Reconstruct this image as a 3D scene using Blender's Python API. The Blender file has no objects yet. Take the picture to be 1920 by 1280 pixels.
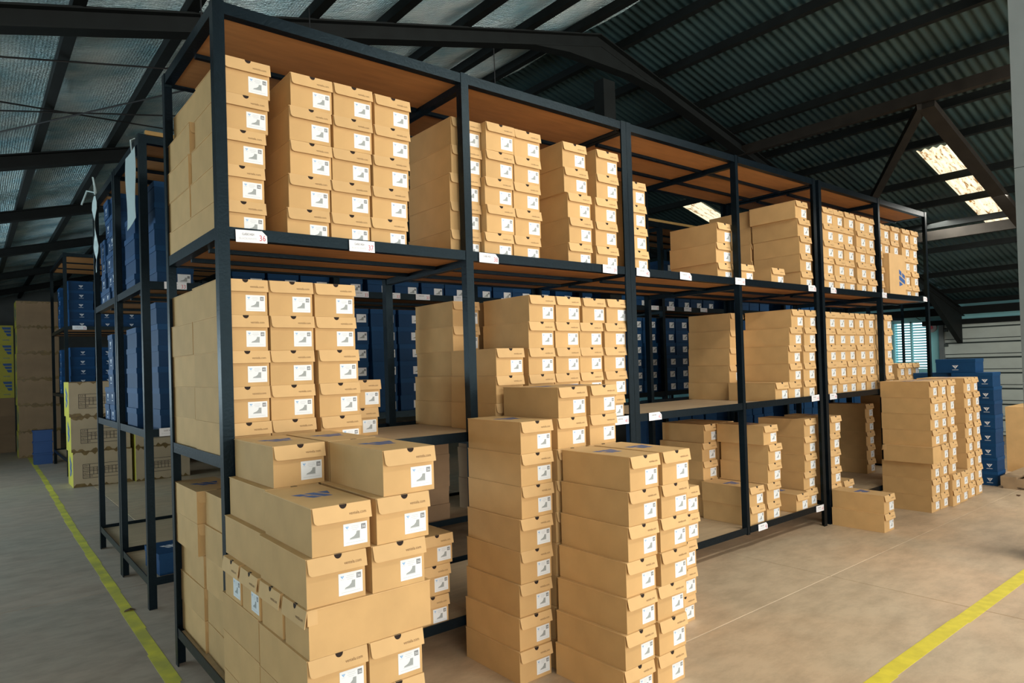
import bpy, math, random
from mathutils import Matrix, Vector

random.seed(11)
SC = bpy.context.scene
COL = SC.collection

# ------------------------------------------------------------------ camera
def setup_camera():
    yaw, pitch, roll = math.radians(38.8827), math.radians(.70876), math.radians(-1.75064)
    cy, sy, cp, sp = math.cos(yaw), math.sin(yaw), math.cos(pitch), math.sin(pitch)
    f = Vector((sy*cp, cy*cp, sp)); r = Vector((cy, -sy, 0)); u = r.cross(f)
    c, s = math.cos(roll), math.sin(roll)
    r, u = c*r + s*u, -s*r + c*u
    cam = bpy.data.cameras.new('camera'); o = bpy.data.objects.new('camera', cam); COL.objects.link(o)
    m = Matrix(((r.x, u.x, -f.x, -.7766), (r.y, u.y, -f.y, -2.79), (r.z, u.z, -f.z, 1.425), (0, 0, 0, 1)))
    o.matrix_world = m
    cam.sensor_width = 36; cam.lens = 1265.25*36/1920; cam.shift_y = 29.23/1920
    cam.clip_start = .05; cam.clip_end = 200
    SC.camera = o
setup_camera()

# ------------------------------------------------------------------ world, lights, exposure
SC.view_settings.view_transform = 'Standard'
SC.view_settings.look = 'None'
SC.view_settings.gamma = 1
SC.view_settings.exposure = 0.0
SC.view_settings.use_curve_mapping = False
W = bpy.data.worlds.new('daylight'); SC.world = W; W.use_nodes = True
W.node_tree.nodes['Background'].inputs[0].default_value = (.78, .89, 1, 1)
W.node_tree.nodes['Background'].inputs[1].default_value = .4

def area(name, loc, target, sx, sy, power, col):
    l = bpy.data.lights.new(name, 'AREA'); l.shape = 'RECTANGLE'; l.size = sx; l.size_y = sy
    l.energy = power; l.color = col
    o = bpy.data.objects.new(name, l); COL.objects.link(o); o.location = loc
    d = Vector(target) - Vector(loc)
    o.rotation_euler = d.to_track_quat('-Z', 'Y').to_euler()
    return o
# row of ceiling lamps over the packing aisle in front of the rack
area('aisle_lamp_row', (3.2, -3.0, 4.0), (3.4, .3, .7), 9.0, .35, 250, (1, .93, .82))
# open loading door on the entrance side
area('loading_door_daylight', (3.0, -6.6, 1.7), (3.0, 0, 1.2), 13.0, 3.0, 560, (1, .94, .86))
# open clerestory along the left side
area('clerestory_daylight', (-4.3, 6.0, 1.5), (-.6, 4.6, 2.9), 9.0, 1.2, 240, (.74, .92, 1))

# daylight falling through the clear roof sheets near the door
area('skylight_daylight', (8.3, -.09, 3.10), (8.5, -.3, 0), 2.0, .3, 60, (1, .95, .85))

# ------------------------------------------------------------------ materials
MATS = {}
def nodes(name):
    m = bpy.data.materials.new(name); m.use_nodes = True
    return m, m.node_tree.nodes, m.node_tree.links, m.node_tree.nodes['Principled BSDF']
def mat(name, col, rough=.6, metal=0., var=0., noise=0., nscale=30., bump=0., bscale=60., spec=.5, rnd=0., col2=None, stretch=None, emit=0.):
    m, N, L, B = nodes(name)
    B.inputs['Roughness'].default_value = rough; B.inputs['Metallic'].default_value = metal
    B.inputs['Specular IOR Level'].default_value = spec
    B.inputs['Base Color'].default_value = (*col, 1)
    src = None
    if noise or rnd or bump:
        tc = N.new('ShaderNodeTexCoord'); vec = tc.outputs['Object']
        if stretch:
            mp = N.new('ShaderNodeMapping'); mp.inputs['Scale'].default_value = stretch
            L.new(vec, mp.inputs['Vector']); vec = mp.outputs['Vector']
    if noise:
        n = N.new('ShaderNodeTexNoise'); n.inputs['Scale'].default_value = nscale; n.inputs['Detail'].default_value = 5
        L.new(vec, n.inputs['Vector'])
        cr = N.new('ShaderNodeValToRGB')
        c2 = col2 or tuple(c*(1-noise) for c in col)
        cr.color_ramp.elements[0].position = .35; cr.color_ramp.elements[1].position = .68
        cr.color_ramp.elements[0].color = (*c2, 1); cr.color_ramp.elements[1].color = (*col, 1)
        L.new(n.outputs['Fac'], cr.inputs['Fac']); src = cr.outputs['Color']
    if rnd:
        oi = N.new('ShaderNodeObjectInfo'); mr = N.new('ShaderNodeMapRange')
        mr.inputs['To Min'].default_value = 1-rnd; mr.inputs['To Max'].default_value = 1+rnd
        L.new(oi.outputs['Random'], mr.inputs['Value'])
        hs = N.new('ShaderNodeHueSaturation'); L.new(mr.outputs['Result'], hs.inputs['Value'])
        if src: L.new(src, hs.inputs['Color'])
        else: hs.inputs['Color'].default_value = (*col, 1)
        src = hs.outputs['Color']
    if src: L.new(src, B.inputs['Base Color'])
    if bump:
        n2 = N.new('ShaderNodeTexNoise'); n2.inputs['Scale'].default_value = bscale; n2.inputs['Detail'].default_value = 3
        L.new(vec, n2.inputs['Vector'])
        b = N.new('ShaderNodeBump'); b.inputs['Strength'].default_value = bump; b.inputs['Distance'].default_value = .01
        L.new(n2.outputs['Fac'], b.inputs['Height']); L.new(b.outputs['Normal'], B.inputs['Normal'])
    if emit:
        B.inputs['Emission Strength'].default_value = emit; B.inputs['Emission Color'].default_value = (*col, 1)
    MATS[name] = m
    return m
mat('cardboard', (.655, .415, .18), .72, noise=.10, nscale=9, rnd=.06, spec=.25)
mat('cardboard_lid', (.69, .45, .208), .72, noise=.08, nscale=9, rnd=.05, spec=.25)
mat('hole_shade', (.02, .010, .006), .9)  # near-black colour standing in for shade inside the thumb notch
mat('print_brown', (.14, .065, .022), .8)
mat('sticker_white', (.80, .84, .86), .5)
mat('ink_blue', (.16, .40, .72), .6)
mat('ink_grey', (.22, .235, .25), .6)
mat('ink_shoe', (.33, .36, .36), .6)
mat('ink_pale', (.58, .62, .65), .6)
mat('ink_red', (.62, .08, .12), .6)
mat('ink_black', (.05, .05, .06), .6)
mat('logo_blue', (.035, .12, .36), .6)
mat('blue_box', (.006, .050, .14), .6, spec=.2, rnd=.12, noise=.1, nscale=12)
mat('blue_lid', (.007, .058, .16), .6, spec=.2, rnd=.12)
mat('white_ink', (.75, .78, .82), .6)
mat('black_steel', (.0035, .007, .011), .36, noise=.4, nscale=26, bump=.10, bscale=90, spec=.2)
MATS['black_steel'].node_tree.nodes['Principled BSDF'].inputs['Specular Tint'].default_value = (.55, .85, 1, 1)
mat('worn_steel', (.03, .036, .036), .5, noise=.5, nscale=20)
mat('hardboard', (.46, .20, .06), .62, noise=.18, nscale=5, stretch=(1, 6, 1))
mat('plywood', (.60, .45, .28), .6, noise=.14, nscale=3, stretch=(1, 9, 1))
mat('tag_white', (.84, .86, .90), .45)
mat('beam_paint', (.007, .010, .010), .7, spec=.2, noise=.3, nscale=8)
mat('strut_paint', (.024, .021, .017), .7, spec=.2, noise=.3, nscale=8)
mat('turquoise', (.27, .62, .66), .7, noise=.08, nscale=3)
mat('door_metal', (.52, .60, .56), .55, noise=.12, nscale=4)
mat('door_dark', (.05, .07, .065), .6)
mat('grey_paint', (.15, .18, .185), .7, noise=.12, nscale=5)
mat('yellow_paint', (.82, .70, .05), .6, noise=.18, nscale=14)
mat('yellow_worn', (.84, .76, .08), .65, noise=.45, nscale=6, col2=(.55, .52, .10))
mat('seam_pale', (.56, .45, .32), .8)
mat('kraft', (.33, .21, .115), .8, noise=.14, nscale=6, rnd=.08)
mat('kraft_light', (.55, .42, .27), .8, noise=.1, nscale=5, rnd=.05)
mat('yellow_carton', (.58, .52, .07), .7, noise=.08, nscale=5)
mat('tape_brown', (.22, .13, .03), .35, noise=.4, nscale=20)
mat('ink_table', (.09, .07, .06), .8)
mat('plastic_white', (.55, .66, .66), .35)
mat('batten', (.45, .28, .09), .7, noise=.2, nscale=10, stretch=(1, 8, 8))
mat('bell_red', (.5, .02, .03), .4)
mat('bell_grey', (.35, .33, .33), .5)
mat('pallet_wood', (.40, .28, .16), .8, noise=.25, nscale=9)
mat('blue_bin', (.015, .07, .22), .5)
mat('wire', (.012, .014, .016), .6)
mat('slat_glass', (.92, .97, 1), .3, emit=1.5)
mat('leaf', (.10, .05, .02), .8)

def floor_mat(name, ca, cb, cc, rough):
    m, N, L, B = nodes(name)
    tc = N.new('ShaderNodeTexCoord')
    geo = N.new('ShaderNodeNewGeometry')
    n1 = N.new('ShaderNodeTexNoise'); n1.inputs['Scale'].default_value = .9; n1.inputs['Detail'].default_value = 6; n1.inputs['Distortion'].default_value = .5
    n2 = N.new('ShaderNodeTexNoise'); n2.inputs['Scale'].default_value = 5; n2.inputs['Detail'].default_value = 8; n2.inputs['Roughness'].default_value = .7
    mp = N.new('ShaderNodeMapping'); mp.inputs['Scale'].default_value = (.75, 1.5, 1)
    L.new(geo.outputs['Position'], n1.inputs['Vector']); L.new(geo.outputs['Position'], mp.inputs['Vector']); L.new(mp.outputs['Vector'], n2.inputs['Vector'])
    r1 = N.new('ShaderNodeValToRGB'); r1.color_ramp.elements[0].position = .38; r1.color_ramp.elements[1].position = .62
    r1.color_ramp.elements[0].color = (*ca, 1); r1.color_ramp.elements[1].color = (*cb, 1)
    L.new(n1.outputs['Fac'], r1.inputs['Fac'])
    r2 = N.new('ShaderNodeValToRGB'); r2.color_ramp.elements[0].position = .34; r2.color_ramp.elements[1].position = .60
    r2.color_ramp.elements[0].color = (.62, .60, .58, 1); r2.color_ramp.elements[1].color = (1, 1, 1, 1)
    L.new(n2.outputs['Fac'], r2.inputs['Fac'])
    mx = N.new('ShaderNodeMix'); mx.data_type = 'RGBA'; mx.blend_type = 'MULTIPLY'; mx.inputs['Factor'].default_value = .65
    L.new(r1.outputs['Color'], mx.inputs['A']); L.new(r2.outputs['Color'], mx.inputs['B'])
    n3 = N.new('ShaderNodeTexNoise'); n3.inputs['Scale'].default_value = 2.2; n3.inputs['Detail'].default_value = 10; n3.inputs['Roughness'].default_value = .75
    L.new(geo.outputs['Position'], n3.inputs['Vector'])
    r3 = N.new('ShaderNodeValToRGB'); r3.color_ramp.elements[0].position = .60; r3.color_ramp.elements[1].position = .72
    r3.color_ramp.elements[0].color = (0, 0, 0, 1); r3.color_ramp.elements[1].color = (.5, .5, .5, 1)
    L.new(n3.outputs['Fac'], r3.inputs['Fac'])
    m2 = N.new('ShaderNodeMix'); m2.data_type = 'RGBA'; m2.inputs['B'].default_value = (*cc, 1)
    L.new(r3.outputs['Color'], m2.inputs['Factor']); L.new(mx.outputs['Result'], m2.inputs['A'])
    L.new(m2.outputs['Result'], B.inputs['Base Color'])
    B.inputs['Roughness'].default_value = rough
    B.inputs['Specular IOR Level'].default_value = .4
    bp = N.new('ShaderNodeBump'); bp.inputs['Strength'].default_value = .08; bp.inputs['Distance'].default_value = .01
    L.new(n2.outputs['Fac'], bp.inputs['Height']); L.new(bp.outputs['Normal'], B.inputs['Normal'])
    MATS[name] = m
floor_mat('floor_tan', (.64, .46, .295), (.60, .475, .325), (.42, .31, .21), .5)
floor_mat('floor_concrete', (.54, .43, .34), (.49, .42, .34), (.54, .35, .25), .5)

def foil_mat():
    m, N, L, B = nodes('foil')
    geo = N.new('ShaderNodeNewGeometry')
    B.inputs['Metallic'].default_value = .45; B.inputs['Roughness'].default_value = .2
    mp = N.new('ShaderNodeMapping'); mp.inputs['Scale'].default_value = (1, 1, .2)
    L.new(geo.outputs['Position'], mp.inputs['Vector'])
    n1 = N.new('ShaderNodeTexNoise'); n1.inputs['Scale'].default_value = 3.2; n1.inputs['Detail'].default_value = 4
    L.new(mp.outputs['Vector'], n1.inputs['Vector'])
    cr = N.new('ShaderNodeValToRGB'); cr.color_ramp.elements[0].color = (.36, .66, .76, 1); cr.color_ramp.elements[1].color = (.85, 1, 1, 1)
    cr.color_ramp.elements[0].position = .3; cr.color_ramp.elements[1].position = .7
    L.new(n1.outputs['Fac'], cr.inputs['Fac']); L.new(cr.outputs['Color'], B.inputs['Base Color'])
    # woven reinforcing grid plus crinkles
    w1 = N.new('ShaderNodeTexWave'); w1.wave_type = 'BANDS'; w1.bands_direction = 'X'; w1.inputs['Scale'].default_value = 17; w1.inputs['Distortion'].default_value = 1.6; w1.inputs['Detail'].default_value = 2
    w2 = N.new('ShaderNodeTexWave'); w2.wave_type = 'BANDS'; w2.bands_direction = 'Y'; w2.inputs['Scale'].default_value = 17; w2.inputs['Distortion'].default_value = 1.6; w2.inputs['Detail'].default_value = 2
    n2 = N.new('ShaderNodeTexNoise'); n2.inputs['Scale'].default_value = 22; n2.inputs['Detail'].default_value = 6; n2.inputs['Roughness'].default_value = .7
    for w in (w1, w2, n2): L.new(geo.outputs['Position'], w.inputs['Vector'])
    a = N.new('ShaderNodeMath'); a.operation = 'MULTIPLY_ADD'; L.new(w1.outputs['Fac'], a.inputs[0]); a.inputs[1].default_value = .4; L.new(w2.outputs['Fac'], a.inputs[2])
    b = N.new('ShaderNodeMath'); b.operation = 'MULTIPLY_ADD'; L.new(n2.outputs['Fac'], b.inputs[0]); b.inputs[1].default_value = 4.5; L.new(a.outputs[0], b.inputs[2])
    bp = N.new('ShaderNodeBump'); bp.inputs['Strength'].default_value = .8; bp.inputs['Distance'].default_value = .03
    L.new(b.outputs[0], bp.inputs['Height']); L.new(bp.outputs['Normal'], B.inputs['Normal'])
    MATS['foil'] = m
foil_mat()
mat('corrugated', (.038, .080, .084), .5, metal=.3, noise=.3, nscale=2.5)

def skylight_mat():
    m, N, L, B = nodes('skylight')
    geo = N.new('ShaderNodeNewGeometry')
    mp = N.new('ShaderNodeMapping'); mp.inputs['Scale'].default_value = (3, 14, 1)
    L.new(geo.outputs['Position'], mp.inputs['Vector'])
    n = N.new('ShaderNodeTexNoise'); n.inputs['Scale'].default_value = 2; n.inputs['Detail'].default_value = 8; n.inputs['Roughness'].default_value = .75
    L.new(mp.outputs['Vector'], n.inputs['Vector'])
    cr = N.new('ShaderNodeValToRGB'); e = cr.color_ramp.elements
    e[0].position = .40; e[0].color = (.25, .11, .02, 1); e[1].position = .50; e[1].color = (1, .90, .64, 1)
    L.new(n.outputs['Fac'], cr.inputs['Fac'])
    L.new(cr.outputs['Color'], B.inputs['Emission Color']); L.new(cr.outputs['Color'], B.inputs['Base Color'])
    B.inputs['Emission Strength'].default_value = 1.05
    MATS['skylight'] = m
skylight_mat()

# ------------------------------------------------------------------ mesh builder
class MB:
    def __init__(s): s.v = []; s.f = []; s.m = []
    def quad(s, pts, mi=0):
        i = len(s.v); s.v += [tuple(p) for p in pts]; s.f.append(tuple(range(i, i+len(pts)))); s.m.append(mi); return s
    def box(s, x0, x1, y0, y1, z0, z1, mi=0):
        i = len(s.v)
        s.v += [(x0, y0, z0), (x1, y0, z0), (x1, y1, z0), (x0, y1, z0), (x0, y0, z1), (x1, y0, z1), (x1, y1, z1), (x0, y1, z1)]
        for q in ((0, 3, 2, 1), (4, 5, 6, 7), (0, 1, 5, 4), (1, 2, 6, 5), (2, 3, 7, 6), (3, 0, 4, 7)):
            s.f.append(tuple(i+k for k in q)); s.m.append(mi)
        return s
    def prism(s, poly, fa, fb, mi=0):
        """poly: list of 2-D points, fa/fb map a point to the two end caps"""
        i = len(s.v); n = len(poly)
        s.v += [tuple(fa(p)) for p in poly] + [tuple(fb(p)) for p in poly]
        s.f.append(tuple(i+k for k in range(n))); s.m.append(mi)
        s.f.append(tuple(i+n+k for k in reversed(range(n)))); s.m.append(mi)
        for k in range(n):
            j = (k+1) % n
            s.f.append((i+k, i+n+k, i+n+j, i+j)); s.m.append(mi)
        return s
    def bar(s, a, b, w, h, mi=0, up=(0, 0, 1)):
        a, b = Vector(a), Vector(b); d = (b-a).normalized(); u = Vector(up)
        r = d.cross(u).normalized(); u = r.cross(d)
        i = len(s.v)
        for p in (a, b):
            for x, z in ((-1, -1), (1, -1), (1, 1), (-1, 1)):
                s.v.append(tuple(p + r*x*w/2 + u*z*h/2))
        for q in ((0, 1, 2, 3), (7, 6, 5, 4), (0, 4, 5, 1), (1, 5, 6, 2), (2, 6, 7, 3), (3, 7, 4, 0)):
            s.f.append(tuple(i+k for k in q)); s.m.append(mi)
        return s
    def tube(s, pts, r, n=6, mi=0):
        pts = [Vector(p) for p in pts]; i0 = len(s.v)
        for k, p in enumerate(pts):
            d = (pts[min(k+1, len(pts)-1)] - pts[max(k-1, 0)]).normalized()
            a = d.cross(Vector((0, 0, 1)) if abs(d.z) < .9 else Vector((1, 0, 0))).normalized(); b = d.cross(a)
            for j in range(n):
                t = 2*math.pi*j/n; s.v.append(tuple(p + (a*math.cos(t) + b*math.sin(t))*r))
        for k in range(len(pts)-1):
            for j in range(n):
                q = (i0+k*n+j, i0+k*n+(j+1) % n, i0+(k+1)*n+(j+1) % n, i0+(k+1)*n+j); s.f.append(q); s.m.append(mi)
        for k in (0, len(pts)-1):
            q = tuple(i0+k*n+j for j in range(n)); s.f.append(q if k else q[::-1]); s.m.append(mi)
        return s
    def add(s, verts, faces, fn, mi=0):
        i = len(s.v); s.v += [tuple(fn(p)) for p in verts]
        for q in faces: s.f.append(tuple(i+k for k in q)); s.m.append(mi)
        return s
    def mesh(s, name, mats):
        me = bpy.data.meshes.new(name); me.from_pydata(s.v, [], s.f)
        for m in mats: me.materials.append(MATS[m])
        if len(mats) > 1: me.polygons.foreach_set('material_index', s.m)
        me.update(); return me
    def build(s, name, mats, parent=None, loc=(0, 0, 0), rz=0):
        if isinstance(mats, str): mats = [mats]
        return obj(name, s.mesh(name, mats), parent, loc, rz)
def obj(name, me, parent=None, loc=(0, 0, 0), rz=0):
    o = bpy.data.objects.new(name, me); COL.objects.link(o); o.location = loc
    if rz: o.rotation_euler = (0, 0, rz)
    if parent is not None: o.parent = parent
    return o
def tag(o, label=None, cat=None, group=None, kind=None):
    if label: o['label'] = label
    if cat: o['category'] = cat
    if group: o['group'] = group
    if kind: o['kind'] = kind
    return o
def empty(name, loc=(0, 0, 0), rz=0):
    return obj(name, None, None, loc, rz)

_text = {}
def text_geo(s):
    """flat outline of a line of text, height about 1, starting at x = 0"""
    if s in _text: return _text[s]
    cu = bpy.data.curves.new('t', 'FONT'); cu.body = s; cu.resolution_u = 2; cu.size = 1
    o = bpy.data.objects.new('t', cu); COL.objects.link(o)
    bpy.context.view_layer.update()
    me = o.evaluated_get(bpy.context.evaluated_depsgraph_get()).to_mesh()
    v = [tuple(p.co) for p in me.vertices]; f = [tuple(p.vertices) for p in me.polygons]
    o.evaluated_get(bpy.context.evaluated_depsgraph_get()).to_mesh_clear()
    bpy.data.objects.remove(o); bpy.data.curves.remove(cu)
    w = max(p[0] for p in v)
    _text[s] = (v, f, w); return _text[s]
def put_text(mb, s, fn, mi=0):
    """fn maps (u in 0..1 over the line's width, v in letter heights) to a 3-D point"""
    v, f, w = text_geo(s)
    mb.add(v, f, lambda p: fn(p[0]/w, p[1]), mi)

LOGO = [[(0, 0), (.27, 0), (.39, .30), (.13, .30)], [(.18, .38), (.42, .38), (.55, .72), (.33, .72)],
        [(.35, 0), (.62, 0), (.86, .72), (.62, .72)], [(.70, 0), (1, 0), (.90, .42), (.855, .42)]]
VMARK = [[(0, 1), (.30, 1), (.5, .62), (.40, .42)], [(.36, 1), (.64, 1), (.5, .72)], [(1, 1), (.70, 1), (.44, .36), (.5, .25)], [(.0, .08), (1, .08), (1, 0), (0, 0)]]

# ------------------------------------------------------------------ structure: floor
floor = MB().box(-9, 15, -12, 20, -.1, -.003).build('floor', 'seam_pale'); tag(floor, kind='structure')
xs = [-8.69, -5.63, -2.57, .49, 3.55, 6.61, 9.67, 12.73, 15]
ys = [-12, -9.83, -6.77, -3.71, -.645, 2.45, 5.5, 8.55, 11.6, 14.65, 17.7, 20]
pm = {}
for i in range(len(xs)-1):
    for j in range(len(ys)-1):
        sx, sy = xs[i+1]-xs[i], ys[j+1]-ys[j]
        mt = 'floor_concrete' if xs[i] < .4 else 'floor_tan'
        g = .0035
        key = (round(sx, 3), round(sy, 3), mt)
        if key not in pm:
            b = MB(); c = .002
            b.box(-sx/2+g, sx/2-g, -sy/2+g, sy/2-g, -.0028, -c)
            lo = [(-sx/2+g, -sy/2+g, -c), (sx/2-g, -sy/2+g, -c), (sx/2-g, sy/2-g, -c), (-sx/2+g, sy/2-g, -c)]
            hi = [(p[0]*(1-.006/sx), p[1]*(1-.006/sy), 0) for p in lo]
            b.quad(hi)
            for k in range(4): b.quad([lo[k], lo[(k+1) % 4], hi[(k+1) % 4], hi[k]])
            pm[key] = b.mesh('floor_slab', [mt])
        obj('floor_slab', pm[key], floor, ((xs[i]+xs[i+1])/2, (ys[j]+ys[j+1])/2, 0))
# painted aisle lines
b = MB(); pts = [(-.115, -.6), (-.085, .2), (-.055, .68), (-.04, 2.4), (-.02, 5), (.05, 9), (.085, 13.5)]
for k in range(len(pts)-1):
    (x0, y0), (x1, y1) = pts[k], pts[k+1]
    n = max(2, int((y1-y0)/.4))
    for q in range(n):
        t0, t1 = q/n, (q+1)/n
        ja = .004*math.sin(7*(y0+(y1-y0)*t0)); jb = .004*math.sin(7*(y0+(y1-y0)*t1))
        xa, xb = x0+(x1-x0)*t0+ja, x0+(x1-x0)*t1+jb; ya, yb = y0+(y1-y0)*t0, y0+(y1-y0)*t1
        b.box(min(xa, xb)-.028, max(xa, xb)+.028, ya, yb, .0002, .0012)
b.build('painted_line', 'yellow_worn', floor)
b = MB()
for k in range(16):
    x0 = -3+k*.9; j = .004*math.sin(k*2.3)
    b.box(x0, x0+.9, -1.497+j-.0, -1.42+j, .0002, .0012)
b.build('painted_line', 'yellow_paint', floor)

# ------------------------------------------------------------------ structure: roof
XR, ZR, SL = 3.7, 4.48, .25
def zroof(x, off=0): return ZR + off - SL*abs(x-XR)
XW = 12.6
ceiling = MB().box(XR-.12, XR+.12, -8, 19, ZR+.03, ZR+.05).build('ceiling', 'corrugated'); tag(ceiling, kind='structure')
def corrugated(name, x0, x1, y0, y1, step, amp, off, mt, nx=1):
    b = MB(); n = int((y1-y0)/step); xsn = [x0+(x1-x0)*k/nx for k in range(nx+1)]
    for k in range(n+1):
        y = y0+(y1-y0)*k/n
        z = amp*math.cos(2*math.pi*(y)/.0762)
        for x in xsn: b.v.append((x, y, zroof(x, off)+z))
    m = nx+1
    for k in range(n):
        for q in range(nx):
            b.f.append((k*m+q, (k+1)*m+q, (k+1)*m+q+1, k*m+q+1)); b.m.append(0)
    o = b.build(name, mt, ceiling)
    for p in o.data.polygons: p.use_smooth = True
    return o
corrugated('roof_sheet', XR, XW+.5, -8, 19, .0762/6, .0075, .02, 'corrugated')
corrugated('skylight_panel', 7.24, 9.40, -.265, .085, .0762/8, .011, .004, 'skylight')
corrugated('skylight_panel', 7.10, 8.4, 2.80, 3.10, .0762/8, .011, .004, 'skylight')
# insulation foil under the left slope, sagging between the purlins
LP = [-3.4, -2.75, -2.1, -1.5, -.9, -.29, .27, 1.0, 1.57, 2.22, 2.85, 3.42]
b = MB(); nx, ny = 120, 220
for k in range(ny+1):
    y = -8+27*k/ny
    for q in range(nx+1):
        x = -4.9+(XR+4.9)*q/nx
        sag = .006*math.sin(x*11.3+.6*math.sin(y*1.7)) + .012*math.sin(y*5.1+x*3) + random.uniform(-.003, .003)
        b.v.append((x, y, zroof(x, .0)+sag))
m = nx+1
for k in range(ny):
    for q in range(nx):
        b.f.append((k*m+q, (k+1)*m+q, (k+1)*m+q+1, k*m+q+1)); b.m.append(0)
o = b.build('insulation_foil', 'foil', ceiling)
for p in o.data.polygons: p.use_smooth = True
RP = [3.98, 4.52, 5.16, 5.75, 6.40, 6.98, 7.81, 8.42, 9.06, 9.9, 10.9, 11.7, 12.3]
for side, ps in (('L', LP), ('R', RP)):
    for x in ps:
        z = zroof(x, -.025)
        MB().box(-.03, .03, -8, 19, -.072, 0).build('purlin', 'beam_paint', ceiling, (x, 0, z))
def rafter(y):
    b = MB()
    for s, xe in ((-1, -4.9), (1, XW+.2)):
        t = zroof(XR, -.098); te = zroof(xe, -.098)
        # I-beam: two flanges and a web
        for (w, z0, z1) in ((.11, -.012, 0), (.02, -.108, -.012), (.11, -.12, -.108)):
            i = len(b.v)
            for (x, zz) in ((XR, t), (xe, te)):
                for yy in (-w/2, w/2):
                    for q in (z0, z1): b.v.append((x, y+yy, zz+q))
            for q in ((0, 1, 3, 2), (4, 6, 7, 5), (0, 4, 5, 1), (2, 3, 7, 6), (0, 2, 6, 4), (1, 5, 7, 3)):
                b.f.append(tuple(i+k for k in q)); b.m.append(0)
    # ridge haunch
    t = zroof(XR, -.21)
    b.prism([(XR-.85, zroof(XR-.85, -.21)), (XR, t), (XR+.85, zroof(XR+.85, -.21)), (XR+.40, t-.16), (XR-.40, t-.16)],
            lambda p: (p[0], y-.05, p[1]), lambda p: (p[0], y+.05, p[1]))
    xe = XW-.1
    b.prism([(xe-1.5, zroof(xe-1.5, -.21)), (xe, zroof(xe, -.21)), (xe, zroof(xe, -.21)-.5)], lambda p: (p[0], y-.04, p[1]), lambda p: (p[0], y+.04, p[1]))
    return b.build('rafter', 'beam_paint', ceiling)
for y in (-4.6, 1.4, 4.3, 6.8, 9.6, 12.6, 15.6): rafter(y)
# columns under the ridge
for y in (1.4, 6.8, 12.6):
    MB().box(-.075, .075, -.06, .06, 0, zroof(XR, -.5)).build('ridge_column', 'beam_paint', ceiling, (XR+.08, y, 0))
# bracing of the right slope
def member(name, a, bb, w, h, mt='strut_paint'): return MB().bar(a, bb, w, h).build(name, mt, ceiling)
member('roof_strut', (6.0, -6, 3.74), (6.0, 8, 3.74), .07, .10)
member('roof_strut', (8.95, -6, 2.93), (8.95, 8, 2.93), .07, .12)
member('roof_brace', (6.0, -.46, 3.66), (9.6, -.43, 2.70), .13, .06)
member('roof_brace', (6.0, -.42, 3.66), (8.3, 1.2, 3.06), .08, .06)
member('eave_beam', (XW-.12, -8, 2.13), (XW-.12, 19, 2.13), .10, .13, 'beam_paint')
# bracing rods and hanging wires below the foil
for a, c in (((-3.2, 1.4, 2.78), (1.9, 4.3, 3.82)), ((-1.6, 4.3, 3.02), (1.4, 1.5, 3.66)), ((-2.4, 2.1, 3.0), (.9, 2.1, 3.58)), ((-2.4, 3.1, 3.0), (.9, 3.1, 3.58))):
    MB().tube([a, c], .006, 5).build('bracing_rod', 'wire', ceiling)
for x, y in ((.95, 1.3), (2.55, 1.45), (.22, 1.0)):
    MB().tube([(x, y, zroof(x, -.05)), (x+.005, y, zroof(x)-.55)], .004, 5).build('hanging_wire', 'wire', ceiling)

# ------------------------------------------------------------------ structure: walls
WY0, WY1 = 1.90, 2.50      # louvre window
DY0, DY1 = -6.0, 1.74      # sectional door
b = MB()
b.box(XW, XW+.15, WY1, 19, 0, 2.4); b.box(XW, XW+.15, DY1+.0, WY0, 0, 2.4)
b.box(XW, XW+.15, WY0, WY1, 0, 1.14); b.box(XW, XW+.15, WY0, WY1, 1.98, 2.4)
b.box(XW, XW+.15, -8, DY1, 1.93, 2.4); b.box(XW, XW+.15, -8, DY0, 0, 1.93)
tag(b.build('wall_right', 'turquoise'), kind='structure')
tag(MB().box(-9, XW+.15, 18.6, 18.8, 0, 4.6).build('wall_back', 'grey_paint'), kind='structure')
tag(MB().box(-4.8, -4.6, -8, 18.6, 0, .9).build('wall_left', 'turquoise'), kind='structure')
win = MB().box(XW+.16, XW+.17, WY0, WY1, 1.12, 2.0).build('window_1', 'slat_glass'); tag(win, kind='structure')
f = MB()
f.box(XW-.02, XW+.04, WY0-.02, WY0+.015, 1.12, 2.0); f.box(XW-.02, XW+.04, WY1-.015, WY1+.02, 1.12, 2.0); f.box(XW-.02, XW+.04, (WY0+WY1)/2-.015, (WY0+WY1)/2+.015, 1.12, 2.0)
f.box(XW-.02, XW+.04, WY0, WY1, 1.10, 1.14); f.box(XW-.02, XW+.04, WY0, WY1, 1.97, 2.01)
f.build('window_frame', 'turquoise', win)
sl = MB().bar((0, -(WY1-WY0)/2, 0), (0, (WY1-WY0)/2, 0), .030, .010, up=(.9, 0, 1)).mesh('louvre_slat', ['turquoise'])
for k in range(17): obj('louvre_slat', sl, win, (XW+.05, (WY0+WY1)/2, 1.165+k*.048))
door = MB().box(XW+.06, XW+.08, DY0, DY1, 0, 1.93).build('door_1', 'door_dark'); tag(door, kind='structure')
pw = MB().box(-.025, .02, -(DY1-DY0)/2+.07, (DY1-DY0)/2, 0, .175).mesh('door_panel', ['door_metal'])
ps = MB().box(-.012, .02, -(DY1-DY0)/2+.07, (DY1-DY0)/2, 0, .047).mesh('door_strip', ['door_metal'])
z = 1.845
obj('door_strip', ps, door, (XW+.03, (DY0+DY1)/2, 1.85))
while z > 0:
    obj('door_panel', pw, door, (XW+.03, (DY0+DY1)/2, z-.195)); obj('door_strip', ps, door, (XW+.03, (DY0+DY1)/2, z-.255)); z -= .262
MB().box(XW-.05, XW+.05, DY1-.07, DY1, 0, 1.93).build('door_jamb', 'grey_paint', door)
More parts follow.
